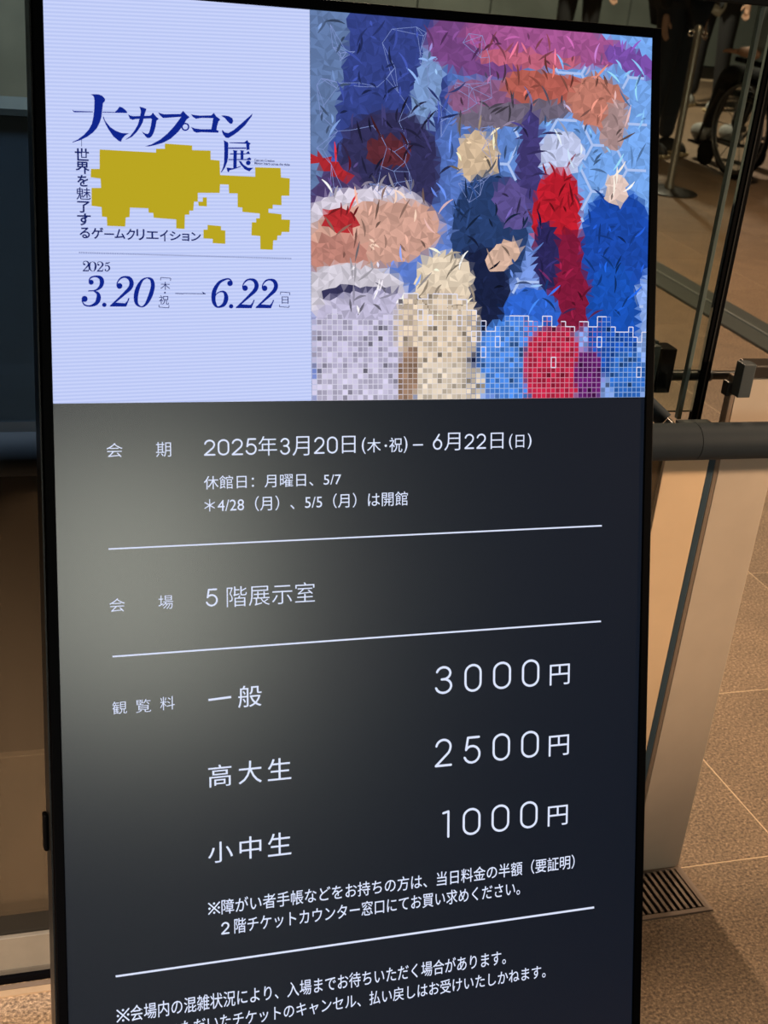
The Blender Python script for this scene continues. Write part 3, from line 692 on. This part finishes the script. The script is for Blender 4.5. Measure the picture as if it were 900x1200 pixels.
def px_of(u, v):
    P_ = ORG + Vector((u, 0, 0)) + UD*v; d = P_-CAM; z = d.dot(CF); return (450+FPX*d.dot(CR)/z, 600-FPX*d.dot(CU)/z)
rnd = random.Random(3)
NX, NY = 58, 60
grid = {}
for i in range(NX+1):
    for j in range(NY+1):
        fu, fv = i/NX, j/NY
        ju = 0 if i in (0, NX) else rnd.uniform(-.42, .42)/NX; jv = 0 if j in (0, NY) else rnd.uniform(-.42, .42)/NY
        grid[i, j] = (AX0+(AX1-AX0)*(fu+ju), VS*(fv+jv))
faces = []
for i in range(NX):
    for j in range(NY):
        a, b, c_, d = grid[i, j], grid[i+1, j], grid[i+1, j+1], grid[i, j+1]
        for tri in (((a, d, c_), (a, c_, b)) if rnd.random() < .5 else ((a, d, b), (b, d, c_))):
            cx, cy = sum(p[0] for p in tri)/3, sum(p[1] for p in tri)/3
            col = artcol(*px_of(cx, cy)); k = rnd.uniform(.90, 1.09)
            faces.append((list(tri), tuple(min(255, q*k) for q in col)))
colmesh('artwork_panel', faces, 0.0003)['label'] = 'abstract faceted artwork in blue, red and cream'
# square mosaic along the foot of the artwork
cell = 0.00585; faces, outl = [], []
ncol = int((AX1-AX0)/cell)
tops = [0]*ncol; h = 16
for i in range(ncol):
    x, _ = px_of(AX0+i*cell, VS)
    h += rnd.choice((-2, -1, 0, 0, 1, 2)); base = 20 if x < 470 else (15 if x < 560 else 11)
    h = max(base-5, min(base+5, h)); tops[i] = h
for i in range(ncol):
    for j in range(tops[i]):
        u0, v0 = AX0+i*cell, VS+j*cell
        col = artcol(*px_of(u0+cell/2, v0+cell/2)); k = rnd.uniform(.80, 1.14)
        if rnd.random() < .06: k *= .66
        g_ = cell*0.07
        faces.append(([(u0+g_, v0+g_), (u0+cell-g_, v0+g_), (u0+cell-g_, v0+cell-g_), (u0+g_, v0+cell-g_)], tuple(min(255, q*k) for q in col)))
        outl.append((i, j))
bk = [([(AX0+i*cell, VS), (AX0+(i+1)*cell, VS), (AX0+(i+1)*cell, VS+tops[i]*cell), (AX0+i*cell, VS+tops[i]*cell)], mixc(artcol(*px_of(AX0+(i+.5)*cell, VS+.4*tops[i]*cell)), (235, 235, 245), .5)) for i in range(ncol)]
colmesh('mosaic_grid', bk, 0.00045)
colmesh('mosaic_squares', faces, 0.0006)['label'] = 'square mosaic along the foot of the artwork'
PALE = emis('pale_outline', lin((226, 226, 246)))
P = []
lw = 0.0011
def seg(a, b, wd=lw):
    dx, dy = b[0]-a[0], b[1]-a[1]; n = math.hypot(dx, dy) or 1; e, f = -dy/n*wd/2, dx/n*wd/2
    return [(a[0]+e, a[1]+f), (b[0]+e, b[1]+f), (b[0]-e, b[1]-f), (a[0]-e, a[1]-f)]
for i in range(18, ncol):
    x = AX0+i*cell; hh = VS+tops[i]*cell
    if rnd.random() < .8:
        P.append(seg((x, hh), (x+cell, hh)))
        if i+1 < ncol: P.append(seg((x+cell, hh), (x+cell, VS+tops[i+1]*cell)))
    if rnd.random() < .25 and x+cell < AX1-0.003:
        y = hh - rnd.randint(1, 6)*cell
        for a, b in (((x, y), (x+cell, y)), ((x+cell, y), (x+cell, y-2*cell)), ((x+cell, y-2*cell), (x, y-2*cell)), ((x, y-2*cell), (x, y))): P.append(seg(a, b))
flat('mosaic_outline', P, PALE, 0.0008)
# network of fine lines, upper left, and hexagon net, right
P = []
nodes = [(AX0+0.004+rnd.random()*0.21, -0.004-rnd.random()*0.19) for _ in range(95)]
for i, a in enumerate(nodes):
    near = sorted(nodes[:i]+nodes[i+1:], key=lambda b: (a[0]-b[0])**2+(a[1]-b[1])**2)[:3]
    for b in near: P.append(seg(a, b, 0.00045))
flat('network_lines', P, emis('pale_blue_line', lin((132, 150, 208))), 0.0005)
def open_ground(x, y):
    for cx, cy, rx, ry, an, col in fields:
        a = math.radians(an); dx, dy = x-cx, y-cy
        if (abs((dx*math.cos(a)+dy*math.sin(a))/rx)**2.4 + abs((-dx*math.sin(a)+dy*math.cos(a))/ry)**2.4) < 1.05: return False
    return True
P = []; hr = 0.030
for i in range(12):
    for j in range(16):
        cx = AX0+0.215+i*hr*1.5; cy = -0.02-j*hr*1.732-(i % 2)*hr*.866
        pts = [(cx+hr*math.cos(PI/3*k), cy+hr*math.sin(PI/3*k)) for k in range(6)]
        for k in range(3):
            a, b = pts[k], pts[(k+1) % 6]
            for q in range(6):
                e = (a[0]+(b[0]-a[0])*q/6, a[1]+(b[1]-a[1])*q/6); f = (a[0]+(b[0]-a[0])*(q+1)/6, a[1]+(b[1]-a[1])*(q+1)/6)
                if all(AX0+0.20 < z_[0] < AX1-0.002 and -0.345 < z_[1] < -0.004 for z_ in (e, f)) and open_ground(*px_of((e[0]+f[0])/2, (e[1]+f[1])/2)): P.append(seg(e, f, 0.0030))
flat('hexagon_net', P, emis('pale_hexagon', lin((172, 194, 240))), 0.0005)
# loose brush strokes in lighter and darker tones of the ground
faces = []
for n in range(520):
    u0, v0 = AX0+0.006+rnd.random()*(AX1-AX0-0.012), -0.006-rnd.random()*(0.36-0.012)
    x, y = px_of(u0, v0); col = artcol(x, y); a = rnd.gauss(1.35, .6); L_ = rnd.uniform(.006, .026); cv_ = rnd.uniform(-1.0, 1.0); k = rnd.choice((.55, .68, .78, 1.22, 1.35))
    pts = []
    for q in range(7):
        t_ = q/6; ang = a+cv_*t_; u0 += math.cos(ang)*L_/6; v0 += math.sin(ang)*L_/6
        pts.append((u0, v0, 0.0028*math.sin(PI*min(max(t_, .04), .96))*rnd.uniform(.8, 1)+0.0002))
    if not all(AX0+0.003 < p[0] < AX1-0.003 and VS+0.09 < p[1] < -0.003 for p in pts): continue
    for q in ribbon(pts): faces.append((q, tuple(min(250, c_*k) for c_ in col)))
colmesh('artwork_strokes', faces, 0.00055)

# ------------------------------------------------------------------ the hall beyond: stanchion, people, wheelchair
def skin(name, joints, edges, m, t, sub=1):
    """joints: name -> (x,y,z,r[,ry]); one continuous skinned surface"""
    keys = list(joints); me = bpy.data.meshes.new(name)
    me.from_pydata([joints[k][:3] for k in keys], [(keys.index(a), keys.index(b)) for a, b in edges], [])
    o = bpy.data.objects.new(name, me); C.objects.link(o)
    sk = o.modifiers.new('skin', 'SKIN'); sk.use_smooth_shade = True
    for i, k in enumerate(keys):
        j = joints[k]; me.skin_vertices[0].data[i].radius = (j[3], j[4] if len(j) > 4 else j[3])
        me.skin_vertices[0].data[i].use_root = (i == 0)
    ss = o.modifiers.new('sub', 'SUBSURF'); ss.levels = ss.render_levels = sub
    dg = bpy.context.evaluated_depsgraph_get(); dg.update()
    me2 = bpy.data.meshes.new_from_object(o.evaluated_get(dg)); bpy.data.objects.remove(o); bpy.data.meshes.remove(me)
    for p in me2.polygons: p.use_smooth = True
    me2.materials.clear(); me2.name = name
    return link(name, me2, m, t)
SKIN = mat('skin_tone', (0.52, 0.30, 0.20), 0.55)
HAIR = mat('dark_hair', (0.015, 0.012, 0.01), 0.6)
def ball(c, r, sc=(1, 1, 1), seg=16):
    bm = bmesh.new(); bmesh.ops.create_uvsphere(bm, u_segments=seg, v_segments=seg//2+2, radius=r)
    for v in bm.verts: v.co = Vector((v.co.x*sc[0]+c[0], v.co.y*sc[1]+c[1], v.co.z*sc[2]+c[2]))
    return bm
def head(t, z, m_hair, lean=(0, 0)):
    x, y = lean
    bm = ball((x, y, z), 0.1, (0.78, 0.95, 1.15)); bm2 = ball((x, y+0.098, z-0.02), 0.016, (0.7, 1, 1.3), 8)
    me = bpy.data.meshes.new('x'); bm2.to_mesh(me); bm.from_mesh(me); bm2.free()
    for s in (-1, 1):
        b3 = ball((x+s*0.08, y, z-0.005), 0.025, (0.4, 0.8, 1.2), 8); b3.to_mesh(me); bm.from_mesh(me); b3.free()
    obj('head', bm, SKIN, t, True)
    bm = ball((x, y-0.016, z+0.022), 0.106, (0.80, 0.95, 1.1)); obj('hair', bm, m_hair, t, True)
    for s in (-1, 1):
        obj('eye', ball((x+s*0.03, y+0.088, z+0.012), 0.010, (1, .6, .7), 8), HAIR, t, True)
    obj('mouth', ball((x, y+0.086, z-0.055), 0.016, (1.1, .5, .35), 8), mat('lips', (0.35, 0.12, 0.1), 0.5), t, True)
def hand(t, x, y, z, side, m=None):
    j = {'w': (x, y, z+0.03, 0.022), 'p': (x, y, z-0.03, 0.028, 0.016), 'k': (x, y+0.004, z-0.062, 0.030, 0.014)}
    e = [('w', 'p'), ('p', 'k')]
    for n, dx in enumerate((-0.024, -0.008, 0.008, 0.023)):
        L_ = (0.055, 0.066, 0.062, 0.048)[n]
        j['f%d' % n] = (x+dx, y+0.010, z-0.066-L_*0.5, 0.0085); j['g%d' % n] = (x+dx, y+0.026, z-0.066-L_, 0.007)
        e += [('k', 'f%d' % n), ('f%d' % n, 'g%d' % n)]
    j['t0'] = (x+side*0.036, y+0.012, z-0.03, 0.011); j['t1'] = (x+side*0.044, y+0.022, z-0.062, 0.009)
    e += [('p', 't0'), ('t0', 't1')]
    return skin('hand', j, e, SKIN, t, 1)
def standing(label, loc, rz, top, trousers, shoe, coat_hem=0.92, stance=0.12, group=None):
    t = thing('person', label, 'person', loc, group); t.rotation_euler = (0, 0, rz)
    J = {'pel': (0, 0, 0.95, 0.155, 0.11)}; E_ = []
    for s, n in ((-1, 'l'), (1, 'r')):
        J['h'+n] = (s*0.09, 0, 0.90, 0.10); J['k'+n] = (s*(stance*0.8+0.01), 0.02, 0.50, 0.068); J['a'+n] = (s*stance, -0.01, 0.085, 0.055)
        E_ += [('pel', 'h'+n), ('h'+n, 'k'+n), ('k'+n, 'a'+n)]
    skin('trousers', J, E_, trousers, t, 2)
    J = {'pel': (0, 0, coat_hem+0.06, 0.175, 0.125), 'wa': (0, 0, 1.14, 0.16, 0.115), 'ch': (0, 0, 1.33, 0.19, 0.12), 'nk': (0, 0, 1.47, 0.065), 'nt': (0, 0.01, 1.51, 0.055)}
    E_ = [('pel', 'wa'), ('wa', 'ch'), ('ch', 'nk'), ('nk', 'nt')]
    for s, n in ((-1, 'l'), (1, 'r')):
        J['s'+n] = (s*0.19, 0, 1.41, 0.065); J['e'+n] = (s*0.25, -0.01, 1.13, 0.052); J['w'+n] = (s*0.25, 0.05, 0.90, 0.040)
        E_ += [('ch', 's'+n), ('s'+n, 'e'+n), ('e'+n, 'w'+n)]
        hand(t, s*0.25, 0.055, 0.855, -s)
        bm = bmesh.new(); box(bm, s*stance-0.048, s*stance+0.048, -0.09, 0.17, 0.001, 0.026, bev=0.01)
        sh = obj('shoe', ball((s*stance, 0.04, 0.03), 0.13, (0.36, 1.0, 0.55)), shoe, t, True)
        for v in sh.data.vertices: v.co.z = max(v.co.z, 0.024)
        obj('sole', bm, mat('pale_sole', (0.45, 0.35, 0.2), 0.6), sh)
    skin('jacket', J, E_, top, t, 2)
    bm = bmesh.new(); cyl(bm, (0, 0.005, 1.48), (0, 0.012, 1.58), 0.052, 14); obj('neck', bm, SKIN, t, True)
    head(t, 1.65, HAIR, (0, 0.02))
    return t
DK = mat('black_cloth', (0.012, 0.012, 0.014), 0.85, bump=0.3, bscale=60)
NV = mat('dark_navy_cloth', (0.02, 0.024, 0.032), 0.85, bump=0.3, bscale=60)
PG = mat('pale_grey_cloth', (0.36, 0.37, 0.33), 0.85, bump=0.3, bscale=60)
MG = mat('grey_cloth', (0.16, 0.18, 0.18), 0.85, bump=0.3, bscale=60)
BG = mat('beige_cloth', (0.42, 0.28, 0.18), 0.85)
WS = mat('white_shoe', (0.4, 0.4, 0.38), 0.6)
BSH = mat('black_shoe', (0.02, 0.02, 0.02), 0.5)
standing('person in a pale grey coat and black trousers standing behind the rope stanchion', (6.45, 10.6, 0), 2.2, PG, DK, WS, 0.64)
standing('person in dark navy trousers standing just left of the rope stanchion', (4.85, 8.45, 0), -2.6, DK, NV, BSH, 0.92)
standing('person in black clothes standing between the pale coat and the wheelchair', (6.95, 9.9, 0), 2.6, DK, DK, BSH, 0.80)
standing('person in black clothes standing far left of the pale coat', (5.35, 10.9, 0), 2.9, DK, DK, BSH, 0.70)

t = thing('rope_stanchion', 'slim metal rope stanchion on a round base beyond the tinted glass', 'stanchion', (4.295, 7.24, 0))
WR = mat('wheel_rim', (0.10, 0.10, 0.10), 0.4, 0.5)
ST = mat('brushed_stanchion', (0.32, 0.29, 0.24), 0.35, 0.8)
bm = bmesh.new(); lathe(bm, (4.295, 7.24, 0), [(0.165, 0.001), (0.165, 0.008), (0.14, 0.016), (0.03, 0.022)], 40); part('base', bm, DARKSTEEL, t, True)
bm = bmesh.new(); lathe(bm, (4.295, 7.24, 0), [(0.028, 0.0225), (0.028, 0.05), (0.021, 0.06), (0.021, 0.865)], 20); part('pole', bm, ST, t, True)
bm = bmesh.new(); lathe(bm, (4.295, 7.24, 0), [(0.026, 0.8655), (0.026, 0.90), (0.016, 0.915)], 20); part('cap', bm, ST, t, True)
for s in (-1, 1):
    bm = bmesh.new(); cx = 4.295+s*0.042
    tube(bm, [(cx+0.016*math.cos(k*PI/6), 7.24, 0.87+0.016*math.sin(k*PI/6)) for k in range(13)], 0.004, 6); part('hook_ring', bm, CHROME, t, True)

# wheelchair, seen from behind
wc = thing('wheelchair', 'black wheelchair with large spoked wheels standing at the right of the hall', 'wheelchair', (5.26, 7.72, 0))
wc.rotation_euler = (0, 0, 0.05)
for s in (-1, 1):
    x = s*0.27
    def tor(R0, r, m, nm, par, x_=0, n=36):
        bm = bmesh.new(); rg = []
        for k in range(n):
            a = 2*PI*k/n; rg.append([bm.verts.new((x_+r*math.cos(2*PI*q/8), math.cos(a)*(R0+r*math.sin(2*PI*q/8)), 0.302+math.sin(a)*(R0+r*math.sin(2*PI*q/8)))) for q in range(8)])
        for k in range(n):
            for q in range(8): bm.faces.new((rg[k][q], rg[k][(q+1) % 8], rg[(k+1) % n][(q+1) % 8], rg[(k+1) % n][q]))
        return obj(nm, bm, m, par, True)
    whl = tor(0.286, 0.014, BLACK, 'wheel', wc, x)
    tor(0.262, 0.008, WR, 'rim', whl, x); tor(0.255, 0.007, WR, 'push_ring', whl, x+s*0.03)
    bm = bmesh.new()
    for k in range(14):
        a = 2*PI*k/14; cyl(bm, (x, 0, 0.302), (x, 0.262*math.cos(a), 0.302+0.262*math.sin(a)), 0.0025, 6)
    cyl(bm, (x-0.025, 0, 0.302), (x+0.025, 0, 0.302), 0.022, 14); obj('spokes', bm, WR, whl, True)
    bm = bmesh.new(); cyl(bm, (s*0.2-0.012, 0.42, 0.08), (s*0.2+0.012, 0.42, 0.08), 0.079, 24); obj('caster', bm, BLACK, wc, True)
    bm = bmesh.new()
    tube(bm, [(s*0.22, -0.26, 0.93), (s*0.22, -0.17, 0.93), (s*0.22, -0.14, 0.86), (s*0.22, -0.1, 0.2), (s*0.22, 0.1, 0.2), (s*0.21, 0.42, 0.18), (s*0.2, 0.42, 0.16)], 0.011, 8)
    tube(bm, [(s*0.22, -0.11, 0.46), (s*0.22, 0.36, 0.48), (s*0.20, 0.50, 0.25), (s*0.16, 0.60, 0.12)], 0.011, 8)
    obj('frame', bm, DARKSTEEL, wc, True)
    bm = bmesh.new(); cyl(bm, (s*0.22, -0.36, 0.93), (s*0.22, -0.25, 0.93), 0.017, 12); obj('push_handle', bm, BLACK, wc, True)
    obj('armrest', bx(s*0.24-0.025, s*0.24+0.025, -0.08, 0.22, 0.67, 0.70, bev=0.01), BLACK, wc)
    obj('footplate', bx(s*0.11-0.07, s*0.11+0.07, 0.52, 0.68, 0.10, 0.115, bev=0.003), BLACK, wc)
obj('seat', bx(-0.20, 0.20, -0.10, 0.36, 0.455, 0.485, bev=0.01), DK, wc)
obj('backrest', bx(-0.208, 0.208, -0.145, -0.125, 0.5, 0.80, bev=0.005), DK, wc)

sp = thing('person', 'seated person in a grey top sitting in the wheelchair', 'person', (5.26, 7.74, 0)); sp.rotation_euler = (0, 0, 0.05)
J = {'pel': (0, 0.02, 0.56, 0.155, 0.12), 'wa': (0, 0.0, 0.74, 0.15, 0.115), 'ch': (0, 0.0, 0.93, 0.18, 0.12), 'nk': (0, 0.03, 1.06, 0.065), 'nt': (0, 0.035, 1.09, 0.055)}
E_ = [('pel', 'wa'), ('wa', 'ch'), ('ch', 'nk'), ('nk', 'nt')]
for s, n in ((-1, 'l'), (1, 'r')):
    J['s'+n] = (s*0.19, 0.01, 1.0, 0.068); J['e'+n] = (s*0.27, -0.04, 0.76, 0.055); E_ += [('ch', 's'+n), ('s'+n, 'e'+n)]
skin('shirt', J, E_, MG, sp, 2)
J = {'pel': (0, 0.04, 0.575, 0.09)}; E_ = []
for s, n in ((-1, 'l'), (1, 'r')):
    J['h'+n] = (s*0.10, 0.08, 0.57, 0.08); J['k'+n] = (s*0.11, 0.44, 0.575, 0.065); J['a'+n] = (s*0.11, 0.57, 0.20, 0.048); E_ += [('pel', 'h'+n), ('h'+n, 'k'+n), ('k'+n, 'a'+n)]
    sh = obj('shoe', ball((s*0.11, 0.61, 0.165), 0.125, (0.36, 1.0, 0.5)), WS, sp, True)
    for v in sh.data.vertices: v.co.z = max(v.co.z, 0.117)
    skin('forearm', {'e': (s*0.27, -0.04, 0.745, 0.042), 'm': (s*0.25, 0.10, 0.738, 0.036), 'w': (s*0.235, 0.2, 0.728, 0.026)}, [('e', 'm'), ('m', 'w')], SKIN, sp, 2)
    j = {'w': (s*0.235, 0.2, 0.725, 0.022), 'p': (s*0.235, 0.26, 0.722, 0.030, 0.014)}; e = [('w', 'p')]
    for q, dx in enumerate((-0.024, -0.008, 0.008, 0.023)):
        j['f%d' % q] = (s*0.235+dx, 0.31, 0.722, 0.0085); j['g%d' % q] = (s*0.235+dx, 0.338, 0.705, 0.007); e += [('p', 'f%d' % q), ('f%d' % q, 'g%d' % q)]
    j['t0'] = (s*0.235-s*0.036, 0.27, 0.718, 0.010); e += [('p', 't0')]
    skin('hand', j, e, SKIN, sp, 1)
skin('trousers', J, E_, DK, sp, 2)
bm = bmesh.new(); cyl(bm, (0, 0.035, 1.07), (0, 0.045, 1.17), 0.052, 14); obj('neck', bm, SKIN, sp, True)
head(sp, 1.245, HAIR, (0, 0.06))

# lettering and mosaic strokes are too small to pick apart singly
for o in scr.children:
    if any(k in o.name for k in ('lettering', 'numeral', 'mosaic', 'lines', 'net', 'dotted', 'artwork', 'brackets')): o['kind'] = 'stuff'
